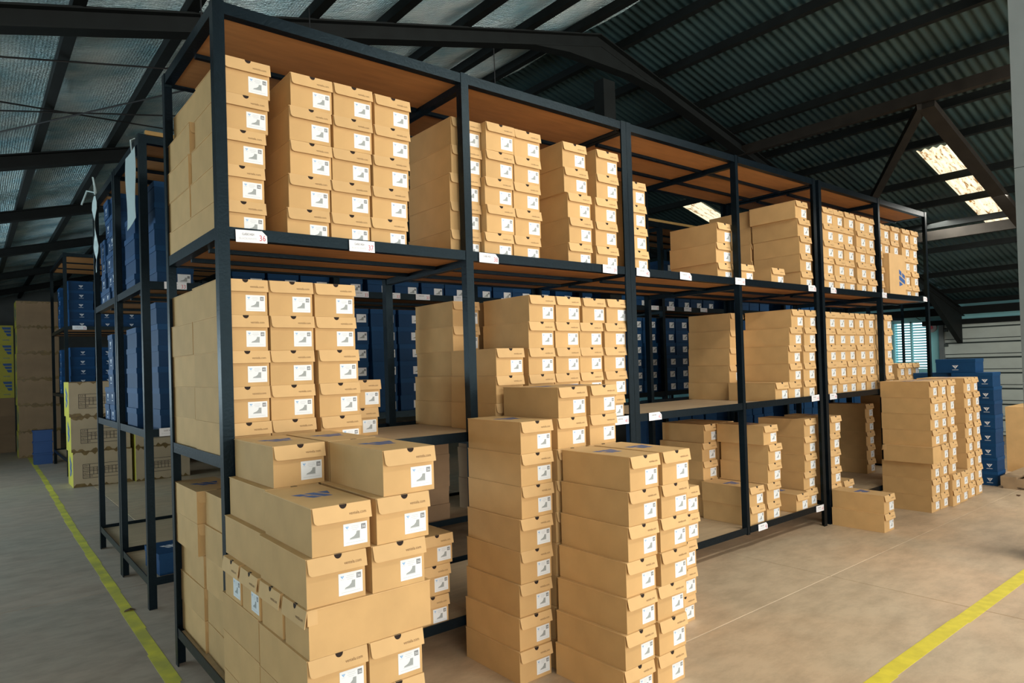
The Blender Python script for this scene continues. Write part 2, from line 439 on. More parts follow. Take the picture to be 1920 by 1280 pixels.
MB().box(XW-.08, XW+.02, DY0-.1, DY1+.25, 1.90, 1.985).build('door_lintel', 'beam_paint', door)
for zz in (1.78, 1.52, 1.26, 1.0): MB().box(XW-.035, XW-.0, DY1-.13, DY1-.075, zz, zz+.05).build('door_roller', 'door_dark', door)
# pale concrete column by the aisle edge
b = MB()
for z0, z1 in ((0, 1.2), (1.204, 2.65), (2.654, 4.12)): b.box(-.16, .16, -.16, .16, z0, z1)
b.box(-.15, .15, -.15, .15, 0, 4.12)
col = b.build('concrete_column', 'grey_paint', None, (4.91, -1.565, 0)); tag(col, kind='structure')
for zz in (2.78, 2.0): MB().tube([(-.165, .05, zz), (-.19, .05, zz), (-.19, .05, zz-.04)], .005, 5).build('column_hook', 'worn_steel', col)

# ------------------------------------------------------------------ racks
T = [.191, 1.098, 2.014, 2.918]        # rail top of each level
def angle_rail(x0, x1, y, z1, inward, h=.048):
    """L section along X: upright flange outside, flat flange at its foot"""
    b = MB(); t = .005
    ya, yb = (y, y+t) if inward > 0 else (y-t, y)
    b.box(x0, x1, ya, yb, z1-h, z1)
    yc, yd = (y+t, y+.042) if inward > 0 else (y-.042, y-t)
    b.box(x0, x1, yc, yd, z1-h, z1-h+t)
    return b
def angle_rail_y(y0, y1, x, z1, inward, h=.048):
    b = MB(); t = .005
    xa, xb = (x, x+t) if inward > 0 else (x-t, x)
    b.box(xa, xb, y0, y1, z1-h, z1)
    xc, xd = (x+t, x+.042) if inward > 0 else (x-.042, x-t)
    b.box(xc, xd, y0, y1, z1-h, z1-h+t)
    return b
def rack(label, posts, y0, y1, base=(0, 0, 0), levels=T, boards=('plywood', 'plywood', 'hardboard', 'hardboard'), pw=.045, mw=.045, skip=(), bars=(0, 0, 2, 2)):
    r = empty('storage_rack', base); tag(r, label, 'rack', 'black steel storage racks')
    top = levels[-1]+.004
    pm_ = MB(); t = .006
    # equal angle post: two flanges
    for yy, sgn in ((y0, 1), (y1, -1)):
        for k, x in enumerate(posts):
            b = MB()
            xa = x; xb = x+(mw if 0 < k < len(posts)-1 else pw)
            ya, yb = (yy, yy+pw) if sgn > 0 else (yy-pw, yy)
            if k in (0, len(posts)-1):      # equal angle at the corners
                b.box(xa, xb, ya if sgn > 0 else yb-.0055, ya+.0055 if sgn > 0 else yb, 0, top)
                b.box(xa if k == 0 else xb-.0055, xa+.0055 if k == 0 else xb, ya+.0055 if sgn > 0 else ya, yb if sgn > 0 else yb-.0055, 0, top)
            else: b.box(xa, xb, ya, yb, .135 if mw < .04 else 0, top)
            b.build('post', 'black_steel', r)
    for li, z in enumerate(levels):
        for k in range(len(posts)-1):
            xa, xb = posts[k]+pw, posts[k+1]
            angle_rail(xa, xb, y0+.003, z, 1).build('front_rail', 'black_steel', r)
            angle_rail(xa, xb, y1-.003, z, -1).build('rear_rail', 'black_steel', r)
            # board lies in the angle
            zb = z-(.030 if li < 2 else .043)
            e = .004
            MB().box(xa-pw/2+.001 if k else xa-pw+e+.006, xb+pw/2-.001 if k+2 < len(posts) else xb+pw-e-.006, y0+.05, y1-.05, zb+.0005, zb+.0115).build('shelf_board', boards[li], r)
            if li not in skip:
                for q in range(bars[li]):
                    yy = y0+(y1-y0)*(q+1)/(bars[li]+1)
                    MB().box(xa+.0, xb-.0, yy-.013, yy+.013, zb-.018, zb).build('long_bar', 'black_steel', r)
        for k, x in enumerate(posts):
            if k in (0, len(posts)-1):
                angle_rail_y(y0+pw, y1-pw, x+.003 if k == 0 else x+pw-.003, z, 1 if k == 0 else -1).build('end_rail', 'black_steel', r)
            else:
                MB().box(x+.004, x+pw-.004, y0+pw, y1-pw, z-(.030 if li < 2 else .043)-.036, z-(.030 if li < 2 else .043)).build('cross_bar', 'black_steel', r)
    return r
D = .894
rackA = rack('tall black steel rack nearest the camera, heaped with cartons at its corner', [0, 1.195, 2.395], 0, D, bars=(0, 0, 2, 1))
rackB = rack('black steel rack between the corner rack and the far end rack, nearly empty middle', [2.442, 3.632, 4.775], 0, D, mw=.034)
rackC = rack('black steel rack at the far end, packed tight with small tan boxes', [4.873, 6.025, 7.168], 0, D, mw=.034)
rack2 = rack('long black steel rack of dark blue boxes standing behind the tan box racks', [.06, 1.31, 2.56, 3.81, 5.06, 6.31, 7.56, 8.81, 10.06, 11.31], 1.84, 2.78)  # right-hand bays added to hide the bright wall, so gaps stay dark
rack2b = rack('black steel rack against the back of the blue box rack, open lower tier', [.06, 1.31, 2.56], 2.80, 3.82, bars=(0, 0, 1, 1))
T3 = [.25, 1.2, 2.2, 3.28]
rack3 = rack('distant black steel rack of bright blue boxes behind the printed cartons', [.33, 1.5, 2.7], 9.0, 11.0, levels=T3)
MB().box(.1, 6.4, 1.845, 1.875, 2.924, 2.95).build('wooden_batten', 'batten', rack2)

# price tags on the rails
def shelf_tag(r, x, z, num, y=-.002, w=.125, h=.050, tilt=0., yb=0):
    b = MB(); c = .02 if num % 2 == 0 else .0
    poly = [(-w/2, -h/2), (w/2, -h/2), (w/2, h/2-c), (w/2-c, h/2), (-w/2, h/2)]
    if c == 0: poly = [(-w/2, -h/2), (w/2, -h/2), (w/2, h/2), (-w/2, h/2)]
    b.prism(poly, lambda p: (p[0], -.0012, p[1]), lambda p: (p[0], 0, p[1]))
    o = b.build('shelf_tag', 'tag_white', r, (x, y, z)); o.rotation_euler = (0, tilt, 0)
    o['label'] = 'white size tag taped on rail'
    t = MB()
    put_text(t, 'CLASSIC HIGH', lambda u, v: (-w*.30+u*w*.38, -.0016, .004+v*.013), 0)
    put_text(t, 'BLACK/WHITE', lambda u, v: (-w*.40+u*w*.56, -.0016, -.013+v*.011), 1)
    put_text(t, str(num), lambda u, v: (w*.24+u*w*.21, -.0016, -.016+v*.034), 2)
    t.build('lettering', ['ink_black', 'ink_pale', 'ink_red'], o)
for r, lst in ((rackA, ((.13, 1.981, 36), (.62, 1.984, 37), (1.338, 1.985, 38), (2.253, 1.988, 39))), (rackB, ((2.558, 1.988, 40), (2.996, 1.990, 40), (3.640, 1.990, 41), (4.702, 1.990, 42))),
               (rackC, ((5.072, 1.990, 42), (6.09, 1.99, 43), (7.09, 1.99, 44)))):
    for x, z, n in lst: shelf_tag(r, x, z, n, y=-.002 if abs(x-3.64) > .05 and abs(x-6.09) > .06 else -.004, w=.125 if x < 5 else .10, tilt=random.uniform(-.03, .03))
for r, x, z, n in ((rackA, 2.314, 1.071, 41), (rackB, 2.631, 1.074, 42), (rackB, 4.690, 1.078, 43), (rackC, 5.0, 1.076, 44), (rackB, 3.833, .164, 42), (rackB, 4.70, .164, 43)):
    shelf_tag(r, x, z, n, tilt=random.uniform(-.03, .03))
for x in (.25, .9, 1.52, 1.79, 2.06, 2.42, 2.92, 3.3, 4.93, 5.2, 5.5, 5.8): shelf_tag(rack2, x, 1.992, 33, y=1.838, w=.13, h=.045)
shelf_tag(rack2, .20, 1.078, 34, y=1.838); shelf_tag(rack2, .30, .160, 35, y=1.838); shelf_tag(rack3, .52, 2.18, 36, y=8.998, w=.18, h=.06)

# ------------------------------------------------------------------ shoe boxes
BW, BL, BH = .190, .418, .1455
def flap_poly(w, h):
    d = .050
    p = [(w, h), (w, h-d)]
    cx, cz, r = -w+.018, h-d+.013, .013
    for k in range(6):
        t = math.radians(-90-k*90/5); p.append((cx+r*math.cos(t), cz+r*math.sin(t)))
    p.append((-w+.003, h))
    for k in range(9):
        t = math.radians(180+k*180/8); p.append((.004+.0125*math.cos(t), h+.0135*math.sin(t)))
    return p
def box_meshes(bodymat, lidmat, w, l, h):
    w2, l2 = w/2, l/2
    M = {}
    M['body'] = MB().box(-w2+.002, w2-.002, -l2+.003, l2-.001, 0, h-.003).mesh('box_body', [bodymat])
    b = MB().box(-w2, w2, -l2, l2, h-.0028, h)
    yf = lambda z: -l2-.0006-.0085*max(0, (h-z)/.05)
    b.prism(flap_poly(w2, h-.0002), lambda p: (p[0], yf(p[1])-.002, p[1]), lambda p: (p[0], yf(p[1]), p[1]))
    b.box(w2-.0025, w2, -l2-.001, -l2+.03, h-.045, h-.003)
    M['lid'] = b.mesh('lid', [lidmat])
    t = MB()
    pts = [(.004+.0128*math.cos(math.radians(180+k*180/8)), h-.0005+.014*math.sin(math.radians(180+k*180/8))) for k in range(9)]
    t.quad([(p[0], yf(p[1])-.0012, p[1]) for p in pts])  # dark patch behind the cut paints the shade of the hole
    t.quad([(-.0088, -l2-.0002, h+.0002), (.0168, -l2-.0002, h+.0002), (.011, -l2+.006, h+.0002), (-.003, -l2+.006, h+.0002)])
    M['notch'] = t.mesh('thumb_notch', ['hole_shade'])
    t = MB(); put_text(t, 'ventela.com', lambda u, v: (.021+u*.056, yf(h-.034+v*.0135)-.0024, h-.034+v*.0135))
    M['print'] = t.mesh('lettering', ['print_brown'])
    t = MB()
    for P in LOGO: t.quad([(-.062+a*.125, .045-q*.125, h+.0004) for a, q in reversed(P)])
    M['logo'] = t.mesh('logo', ['logo_blue'])
    return M
SHOE = [(-.020, 0), (.013, 0), (.0135, .0225), (.003, .0225), (.001, .015), (-.006, .008), (-.019, .003)]
def sticker_mesh(num, l, x0=.006, z0=.016):
    y = -l/2+.003
    t = MB(); w, h = .078, .066
    t.box(x0, x0+w, y-.0006, y, z0, z0+h, 0)
    def fl(poly, mi, dy=.0008): t.quad([(x0+a, y-dy, z0+b) for a, b in poly], mi)
    for P in VMARK[:3]: fl([(.006+a*.012, .046+b*.012) for a, b in P], 1)
    fl([(.006, .0465), (.018, .0465), (.018, .0475), (.006, .0475)], 4)
    fl([(.058, .044), (.073, .044), (.073, .060), (.058, .060)], 2)
    put_text(t, str(num), lambda u, v: (x0+.060+u*.011, y-.0010, z0+.0475+v*.0115), 0)
    fl([(.040+a, .018+b) for a, b in SHOE], 3)
    fl([(.018, .0155), (.0545, .0155), (.0545, .0172), (.018, .0172)], 4)
    for k, (a, c) in enumerate(((.026, .050), (.024, .052), (.028, .046))):
        fl([(a, .056-k*.0055), (c, .056-k*.0055), (c, .0575-k*.0055), (a, .0575-k*.0055)], 4)
    fl([(.008, .0075), (.070, .0075), (.070, .0088), (.008, .0088)], 4)
    return t.mesh('size_sticker', ['sticker_white', 'ink_blue', 'ink_grey', 'ink_shoe', 'ink_pale'])
TAN = box_meshes('cardboard', 'cardboard_lid', BW, BL, BH)
STK = {n: sticker_mesh(n, BL) for n in range(36, 45)}
ORD = ['', 'lowest', 'second', 'third', 'fourth', 'fifth', 'sixth', 'seventh', 'eighth', 'ninth']
def tan_box(loc, rz, size, label, group, logo=False, stick=True):
    o = obj('shoe_box', TAN['body'], None, loc, rz); tag(o, label, 'shoe box', group)
    l = obj('lid', TAN['lid'], o)
    obj('thumb_notch', TAN['notch'], l); obj('lettering', TAN['print'], l)
    if logo: obj('logo', TAN['logo'], l)
    if stick: obj('size_sticker', STK[size], o)
    return o
STUFF = {}
def stack(phrase, x, yf, z0, n, size=38, dx=None, dy=None, rot=None, group='tan shoe boxes in stacks', logo=True, jx=.004, jy=.007, stuff=None, start=1):
    """x: left edge, yf: front face, z0: height of the surface it stands on"""
    for k in range(n):
        ox = dx[k] if dx else random.uniform(-jx, jx)
        oy = dy[k] if dy else random.uniform(-jy, jy)
        a = rot[k] if rot else random.uniform(-.012, .012)
        loc = (x+BW/2+ox, yf+BL/2+oy, z0+k*BH+.0004*(k+1))
        if stuff: STUFF.setdefault(stuff, []).append((loc, a, size)); continue
        if n == 1: lab = f'lone tan shoe box, {phrase}'
        elif k == n-1: lab = f'topmost tan shoe box of {phrase}'
        else: lab = f'{ORD[k+start]} tan shoe box{" up" if k+start > 1 else ""} in {phrase}'
        tan_box(loc, a, size, lab, group, logo=logo and k == n-1)
Z2, Z1, Z0 = T[2]-.043+.012, T[1]-.030+.012, T[0]-.030+.012
YF, YP = .026, .068
g = 'tan shoe boxes on the top tier'
def sx(phrase, xs, yf, z0, size, **kw):
    """xs: left edge of each box, bottom to top"""
    stack(phrase, xs[0], yf, z0, len(xs), size, dx=[x-xs[0] for x in xs], group=g, jy=.001 if yf > .4 else .006, **kw)
sx('stack one, first bay, top tier', [.009, .010, .016, .032, .040], YF, Z2, 36)
sx('stack two, first bay, top tier', [.293, .297, .307, .306, .318], YF, Z2, 37)
sx('stack three, first bay, top tier', [.487, .494, .501, .510, .514], YF, Z2, 37)
sx('stack four, first bay, top tier', [.682, .690, .700, .710, .717], YF, Z2, 37)
sx('rear stack behind corner post, top tier', [.010, .012, .009, .016, .045], YF+.434, Z2, 36, logo=False, dy=[0, .004, .004, 0, -.002])
sx('stack one, second bay, top tier', [1.146, 1.155, 1.153, 1.165, 1.170], YP, Z2, 38)
sx('stack two, second bay, top tier', [1.338, 1.347, 1.345, 1.357, 1.362], YF, Z2, 38)
sx('stack three, second bay, top tier', [1.530, 1.540, 1.540, 1.550, 1.554], YF, Z2, 38)
sx('stack four, second bay, top tier', [1.942, 1.943, 1.949, 1.925, 1.918], YF, Z2, 39)
sx('stack five, second bay, top tier', [2.174, 2.163, 2.172, 2.186, 2.186], YF, Z2, 39)
sx('stack one, third bay, top tier', [2.452, 2.450, 2.450, 2.450], YF, Z2, 40)
sx('rear stack one, third bay, top tier', [2.925, 2.932, 2.936, 2.943], .462, Z2, 40)
sx('stack two, third bay, top tier', [3.478, 3.467, 3.472], YP, Z2, 41)
sx('third bay of top tier, beside thin post', [3.689], YF, Z2, 41)
sx('fourth bay of top tier, between gaps', [4.130], YF, Z2, 42, logo=False)
sx('stack two, fourth bay, top tier', [4.580, 4.567, 4.571, 4.564, 4.534], YF, Z2, 42)
sx('rear stack, fourth bay, top tier', [4.560, 4.560, 4.565, 4.568, 4.570], .464, Z2, 42)
g = 'tan shoe boxes on the middle tier'
sx('stack one, first bay, middle tier', [.008, .009, .010, .008, .008], YF, Z1, 40)
sx('stack two, first bay, middle tier', [.203, .203, .205, .203, .203], YF, Z1, 40)
sx('stack three, first bay, middle tier', [.411, .412, .408, .405, .403], YF, Z1, 40)
sx('rear stack behind corner post, middle tier', [.016, .013, .014, .008, .020], YF+.434, Z1, 40, logo=False, dy=[0, .003, 0, .004, 0])
sx('rear pair, first bay, middle tier', [.722, .739], .452, Z1, 40)
sx('rear stack one, second bay, middle tier', [1.398, 1.403, 1.418, 1.413, 1.418], .468, Z1, 41)
sx('rear stack two, second bay, middle tier', [1.629, 1.635, 1.640, 1.646, 1.651], .468, Z1, 41)
sx('stack one, second bay, middle tier', [1.375, 1.380, 1.386], YF, Z1, 41)
sx('stack two, second bay, middle tier', [1.600, 1.606, 1.615, 1.616, 1.620], YF, Z1, 41)
sx('stack three, second bay, middle tier', [1.797, 1.803, 1.812, 1.814, 1.822], YF, Z1, 41, dy=[0, 0, 0, 0, -.006])
sx('stack four, second bay, middle tier', [1.993, 2.001, 2.008, 2.011, 2.042], YF, Z1, 41)
sx('stack five, second bay, middle tier', [2.190, 2.205, 2.210, 2.215, 2.236], YF, Z1, 41)
sx('rear stack, fourth bay, middle tier', [4.179, 4.187, 4.196, 4.205, 4.214], .468, Z1, 42)
sx('fourth bay of middle tier, below rear stack', [4.129], YF, Z1, 42, logo=False)
sx('stack one, fourth bay, middle tier', [4.328, 4.330, 4.348, 4.366, 4.398], YF, Z1, 42)
sx('stack two, fourth bay, middle tier', [4.558, 4.564, 4.578, 4.588, 4.604], YF, Z1, 42)
g = 'tan shoe boxes on the bottom tier'
sx('rear stack behind corner post, bottom tier', [.032, .030, .034, .010, .009], .466, Z0, 43, dy=[0, 0, .002, 0, 0], rot=[0, .004, -.004, .002, .004])
sx('front stack behind corner post, bottom tier', [.040, .042, .040, .038, .044], .034, Z0, 43)
sx('stack beside the corner heap, bottom tier', [.855, .867, .885], YF, Z0, 40)
sx('rear stack, third bay, bottom tier', [3.777, 3.775, 3.769, 3.763, 3.800], .467, Z0, 42, logo=False)
sx('rear stack, fourth bay, bottom tier', [3.985, 3.985, 3.985, 3.985, 4.02], .467, Z0, 42, logo=False)
sx('short pair, fourth bay, bottom tier', [3.725, 3.710], YF, Z0, 42)
sx('stack one, fourth bay, bottom tier', [3.944, 3.945, 3.970, 3.980, 3.944], YF, Z0, 42)
sx('fourth bay of bottom tier, between two stacks', [4.365], YF, Z0, 43, rot=[.01])
sx('stack two, fourth bay, bottom tier', [4.600, 4.598, 4.608, 4.618, 4.620], YP, Z0, 43, logo=False)
sx('stack one, fifth bay, bottom tier', [4.937, 4.948, 4.954, 4.961, 4.972], YF, Z0, 44)
sx('fifth bay of bottom tier, behind floor pair', [5.190], YF, Z0, 44, logo=False)
sx('rear stack, fifth bay, bottom tier', [6.56, 6.56, 6.56, 6.56, 6.56], .42, Z0, 44, logo=False)
# far bays: a countless wall of the same boxes
for k, x in enumerate((4.965, 5.158, 5.36, 5.60, 5.793, 6.068, 6.262, 6.50, 6.725, 6.932)):
    y = YF if k < 5 else YP
    if k in (6, 7): stack('', x-.02*(k-6), y+.01, Z2+3*BH+.001, 2, 43, stuff='top', jx=.003)
    else: stack('', x, y, Z2, 5, 43, stuff='top', jx=.003)
for k, x in enumerate((5.03, 5.222, 5.414, 5.608, 5.80, 6.0, 6.2)): stack('', x, YP, Z1, 5, 44, stuff='middle', jx=.0015)
for x in (7.26, 7.455, 7.65): stack('', x, .36, 0, 9, 44, stuff='behind', jx=.003)

def joined(name, items, label):
    b = MB(); mats = ['cardboard', 'cardboard_lid', 'hole_shade', 'print_brown', 'sticker_white', 'ink_blue', 'ink_grey', 'ink_shoe', 'ink_pale']
    for loc, a, size in items:
        M = Matrix.Translation(loc) @ Matrix.Rotation(a, 4, 'Z')
        for me, base in ((TAN['body'], 0), (TAN['lid'], 1), (TAN['notch'], 2), (TAN['print'], 3), (STK[size], 4)):
            i = len(b.v); b.v += [tuple(M @ v.co) for v in me.vertices]
            for p in me.polygons: b.f.append(tuple(i+q for q in p.vertices)); b.m.append(base+p.material_index)
    o = b.build(name, mats); tag(o, label, 'shoe boxes', 'walls of small far boxes', 'stuff')
joined('shoe_box_wall', STUFF['top'], 'wall of small tan shoe boxes filling the far rack\'s top tier')
joined('shoe_box_wall', STUFF['middle'], 'wall of small tan shoe boxes filling the far rack\'s middle tier')
joined('shoe_box_wall', STUFF['behind'], 'block of tan shoe boxes standing past the far rack end')

# box on end on the far top tier, its printed lid facing the aisle
def upright_box():
    o = MB().box(-.185, .185, -.075, .075, 0, .43).build('shoe_box', 'cardboard', None, (6.2645+.19, .012+.08, Z2+.0005))
    o.rotation_euler = (0, 0, .0)
    tag(o, 'large tan shoe box stood on end with its blue logo facing out', 'shoe box', 'tan shoe boxes on the top tier')
    MB().box(-.187, .187, -.079, -.0752, .0, .432).build('lid', 'cardboard_lid', o)
    t = MB()
    for P in LOGO: t.quad([(.035+q*.19, -.0795, .285-a*.17) for a, q in P])
    t.build('logo', 'logo_blue', o)
    t = MB(); put_text(t, 'ventela.com', lambda u, v: (-.1856, .01-v*.02, .16+u*.11)); t.build('lettering', 'print_brown', o)
upright_box()

# ------------------------------------------------------------------ heap at the rack corner
g = 'tan shoe boxes heaped at the rack corner'
H = BH+.0005
def hb(label, x, yf, k, rz=0, size=36, logo=False):
    """x, yf: left edge and front face of a box of the heap, k: its layer from the floor"""
    tan_box((x+BW/2, yf+BL/2, (k-1)*H+.0005), rz, size, label, g, logo)
for k in range(1, 5):
    lay = ('lowest', 'second', 'third', 'fourth')[k-1]+' layer'
    hb(f'front outer tan shoe box in {lay} of the corner heap', -.026, -.868, k)
    hb(f'front inner tan shoe box in {lay} of the corner heap', .172, -.872, k, -.01)
    hb(f'back outer tan shoe box in {lay} of the corner heap', -.022, -.435, k)
    hb(f'back inner tan shoe box in {lay} of the corner heap', .175, -.435, k)
names = ('nearest', 'second nearest', 'third nearest', 'hindmost')
for q in range(4):   # turned sideways: ends to the aisle at the left
    y0 = -.868+q*.2085 if q else -.872
    tan_box((-.022+BL/2, y0+BW/2, 4*H+.0005), -math.pi/2+(.006 if q != 2 else -.006), 36, f'{names[q]} of four tan shoe boxes turned sideways in the heap', g, stick=q > 1)
for k, xo in ((6, -.018), (7, .002)):
    lay = {6: 'sixth', 7: 'seventh'}[k]+' layer'
    hb(f'front outer tan shoe box in {lay} of the corner heap', xo, -.866, k, -.012, logo=k == 7)
    hb(f'front inner tan shoe box in {lay} of the corner heap', xo+.208, -.872, k, -.012)
    hb(f'back outer tan shoe box in {lay} of the corner heap', xo+.012, -.435, k, 0)
    hb(f'back inner tan shoe box in {lay} of the corner heap', xo+.212, -.435, k, 0)
hb('topmost outer tan shoe box of the heap, set against the corner post', .040, -.432, 8, .012, logo=True)
hb('topmost inner front tan shoe box of the heap with blue logo', .240, -.868, 8, -.014, logo=True)
hb('topmost inner back tan shoe box of the heap with blue logo', .246, -.434, 8, 0, logo=True)

# ------------------------------------------------------------------ stacks on the floor
g = 'tan shoe boxes stacked on the floor'
sx('nearest floor stack left of the twin stacks', [1.112, 1.120, 1.132, 1.141, 1.143, 1.155, 1.158, 1.162], -.432, 0, 38)
sx('tall middle stack behind the nearest floor stack', [1.337, 1.343, 1.349, 1.355, 1.362, 1.371, 1.377, 1.390, 1.397], -.430, 0, 38)
sx('tall inner stack against the rack\'s middle tier', [1.541, 1.547, 1.554, 1.564, 1.570, 1.581, 1.591, 1.601, 1.615], -.430, 0, 38)
sx('twin floor stack nearest the camera', [1.309, 1.319, 1.335, 1.352, 1.369, 1.379, 1.392], -.874, 0, 39, dy=[0, -.004, -.002, .004, .003, .004, .004])
sx('twin floor stack on the aisle side', [1.520, 1.535, 1.546, 1.567, 1.577, 1.589, 1.603], -.874, 0, 39)
sx('short floor stack behind the twin stacks', [2.125, 2.133, 2.144, 2.173, 2.178], -.500, 0, 39)
stack('pair on the floor by the rack\'s double post', 4.885, -.432, 0, 2, 44, dx=[-.006, .012], group=g)
for q, nm in enumerate(('near', 'middle', 'far')):
    x = 5.875+q*.203
    stack(f'foot of the {nm} column, big floor block', x, -.430, 0, 3, 43, dx=[-.006, 0, .008], dy=[-.03, -.03, 0] if q == 2 else None, group=g, logo=False)
    if q == 0:
        o = tan_box((x+.06, -.430+BL/2-.03, 3*H+.0005), math.pi, 43, 'tan shoe box turned backwards, jutting from the big floor block', g)
    stack(f'{nm} column of the big floor block', x+(.03 if q == 0 else .025), -.430, 4*H if q == 0 else 3*H, 4 if q == 0 else 5, 43, group=g, start=5 if q == 0 else 4)
stack('low pair at the far foot of the big floor block', 6.50, -.455, 0, 2, 43, group=g, logo=False)
stack('near column of the block before the blue boxes', 6.765, -.430, 0, 8, 44, group=g)
stack('far column of the block before the blue boxes', 6.975, -.430, 0, 8, 44, group=g)

# ------------------------------------------------------------------ blue shoe boxes
UW, UL, UH = .215, .345, .1345
def blue_meshes(w, l, h, nm):
    w2, l2 = w/2, l/2; M = {}
    M['body'] = MB().box(-w2+.002, w2-.002, -l2+.002, l2-.002, 0, h-.0025).mesh('box_body', ['blue_box'])
    b = MB().box(-w2, w2, -l2, l2, h-.0025, h)
    for x0, x1, y0, y1 in ((-w2-.002, -w2+.001, -l2, l2), (w2-.001, w2+.002, -l2, l2), (-w2, w2, -l2-.002, -l2+.001), (-w2, w2, l2-.001, l2+.002)):
        b.box(x0, x1, y0, y1, h-.036, h)
    M['lid'] = b.mesh('lid', ['blue_lid'])
    def vm(fn):
        t = MB()
        for P in VMARK: t.quad([fn(a, q) for a, q in P])
        return t.mesh('logo', ['white_ink'])
    M['v_side'] = vm(lambda a, q: (-w2+.0015, .025-a*.05, .028+q*.045))          # long side facing -X
    M['v_long_front'] = vm(lambda a, q: (-.03+a*.06, -l2+.0015, .030+q*.05))      # face to -Y
    M['v_corner'] = vm(lambda a, q: (w2-.10+a*.055, -l2+.0015, .028+q*.05))
    t = MB()
    for P in LOGO: t.quad([(-.05+a*.10, .05-q*.11, h+.0004) for a, q in reversed(P)])
    M['logo'] = t.mesh('logo', ['white_ink'])
    return M
BLU = blue_meshes(UW, UL, UH, 'b')
BLX = blue_meshes(.38, .26, .149, 'bx')        # wide-fronted boxes of the floor stack and the far rack
BL3 = blue_meshes(.315, .30, .141, 'b3')
def bstick():
    t = MB(); y = -UL/2+.002
    t.box(.012, .090, y-.0006, y, .030, .092, 0)
    t.quad([(.030+1.25*(a+.018), y-.001, .046+1.1*b_) for a, b_ in SHOE], 1)
    t.quad([(.070, y-.001, .066), (.085, y-.001, .066), (.085, y-.001, .082), (.070, y-.001, .082)], 2)
    return t.mesh('size_sticker', ['sticker_white', 'ink_shoe', 'ink_grey'])
BST = bstick()
def blue_box(loc, rz, label, group, M=BLU, parts=('sticker',)):
    o = obj('lidded_blue_box', M['body'], None, loc, rz); tag(o, label, 'blue box', group)
    l = obj('lid', M['lid'], o)
    for p in parts:
        if p == 'sticker': obj('size_sticker', BST, o)
        elif p == 'logo': obj('logo', M['logo'], l)
        else: obj('logo', M[p], o)
    return o
def bstack(phrase, x, y, z, n, group, M=BLU, h=UH, rz=0, parts=('sticker',), jx=.006, topparts=None):
    for k in range(n):
        lab = f'lone dark blue shoe box, {phrase}' if n == 1 else (f'topmost blue shoe box of {phrase}' if k == n-1 else f'{ORD[k+1]} blue shoe box{" up" if k else ""} in {phrase}')
        blue_box((x+random.uniform(-jx, jx), y+random.uniform(-.006, .006), z+k*(h+.0006)+.0005), rz+random.uniform(-.012, .012), lab, group, M, topparts if topparts and k == n-1 else parts)
g = 'dark blue shoe boxes on the rear rack'
YB = 1.905+UL/2
NUM = ['first', 'second', 'third', 'fourth', 'fifth', 'sixth', 'seventh', 'eighth', 'ninth', 'tenth', 'eleventh', 'twelfth', 'thirteenth', 'fourteenth', 'fifteenth', 'sixteenth', 'seventeenth', 'eighteenth', 'nineteenth', 'twentieth', 'twenty-first', 'twenty-second']
# upper tier of the rear rack: seen as a row of stickers under the tan boxes' shelf
for k, x in enumerate((.72, .96, 1.19, 1.47, 1.73, 1.96, 2.20, 2.43, 2.69, 2.92, 3.15, 3.38, 3.66, 3.95, 4.30, 4.56, 4.80, 5.25, 5.53, 5.77, 6.0)):
    n = 4 if 4.9 < x < 5.6 else 2
    bstack(f'{NUM[k]} column, rear rack\'s upper tier', x, YB, Z2, n, g)
# middle tier of the rear rack, in the gloom
for k, x in enumerate((1.50, 1.74, 1.98, 2.22, 4.68, 4.92, 5.24, 5.47, 5.71)):
    bstack(f'{NUM[k]} column, rear rack\'s middle tier', x, YB, Z1, 6, g)
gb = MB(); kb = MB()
def gloom(xs, z, n, y=YB, gb=gb):  # box rows added to block the bright background and keep gaps dark
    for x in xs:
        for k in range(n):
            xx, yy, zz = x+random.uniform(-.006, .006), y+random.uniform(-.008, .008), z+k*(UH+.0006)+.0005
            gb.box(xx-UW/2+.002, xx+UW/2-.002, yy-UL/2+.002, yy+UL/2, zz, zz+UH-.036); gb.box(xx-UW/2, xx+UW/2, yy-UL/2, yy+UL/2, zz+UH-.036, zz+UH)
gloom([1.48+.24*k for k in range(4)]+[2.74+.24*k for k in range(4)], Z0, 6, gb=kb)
tag(kb.build('filler_brown_boxes', 'kraft'), 'rows of brown boxes added to keep the rear rack dark behind the heap', 'boxes', kind='stuff')
gloom([3.99+.24*k for k in range(4)]+[5.24+.24*k for k in range(4)]+[6.49+.24*k for k in range(4)]+[7.74+.24*k for k in range(4)]+[8.99+.24*k for k in range(4)]+[10.24+.24*k for k in range(4)], Z0, 6)
gloom([2.74+.24*k for k in range(4)]+[6.49+.24*k for k in range(4)]+[7.74+.24*k for k in range(4)]+[8.99+.24*k for k in range(4)], Z1, 6)
gloom([6.49+.24*k for k in range(4)]+[7.74+.24*k for k in range(4)], Z2, 3)
tag(gb.build('filler_blue_boxes', 'blue_box'), 'rows of dark blue boxes added to keep the rear rack gaps dark', 'blue boxes', kind='stuff')
# rear rack's aisle end
bstack('corner front column, rear rack\'s upper tier', .26, YB, Z2, 5, g)
bstack('corner front column, rear rack\'s middle tier', .26, YB, Z1, 6, g)
bstack('corner back column, rear rack\'s upper tier', .215, YB+.40, Z2, 4, g, parts=('v_long_front',))
bstack('corner back column, rear rack\'s middle tier', .205, YB+.37, Z1, 5, g, parts=())
blue_box((.235, 1.84+.26, Z0+.0005), .05, 'dark blue shoe box with white logo on top, rear rack\'s lowest shelf', g, BLU, ('sticker', 'logo'))
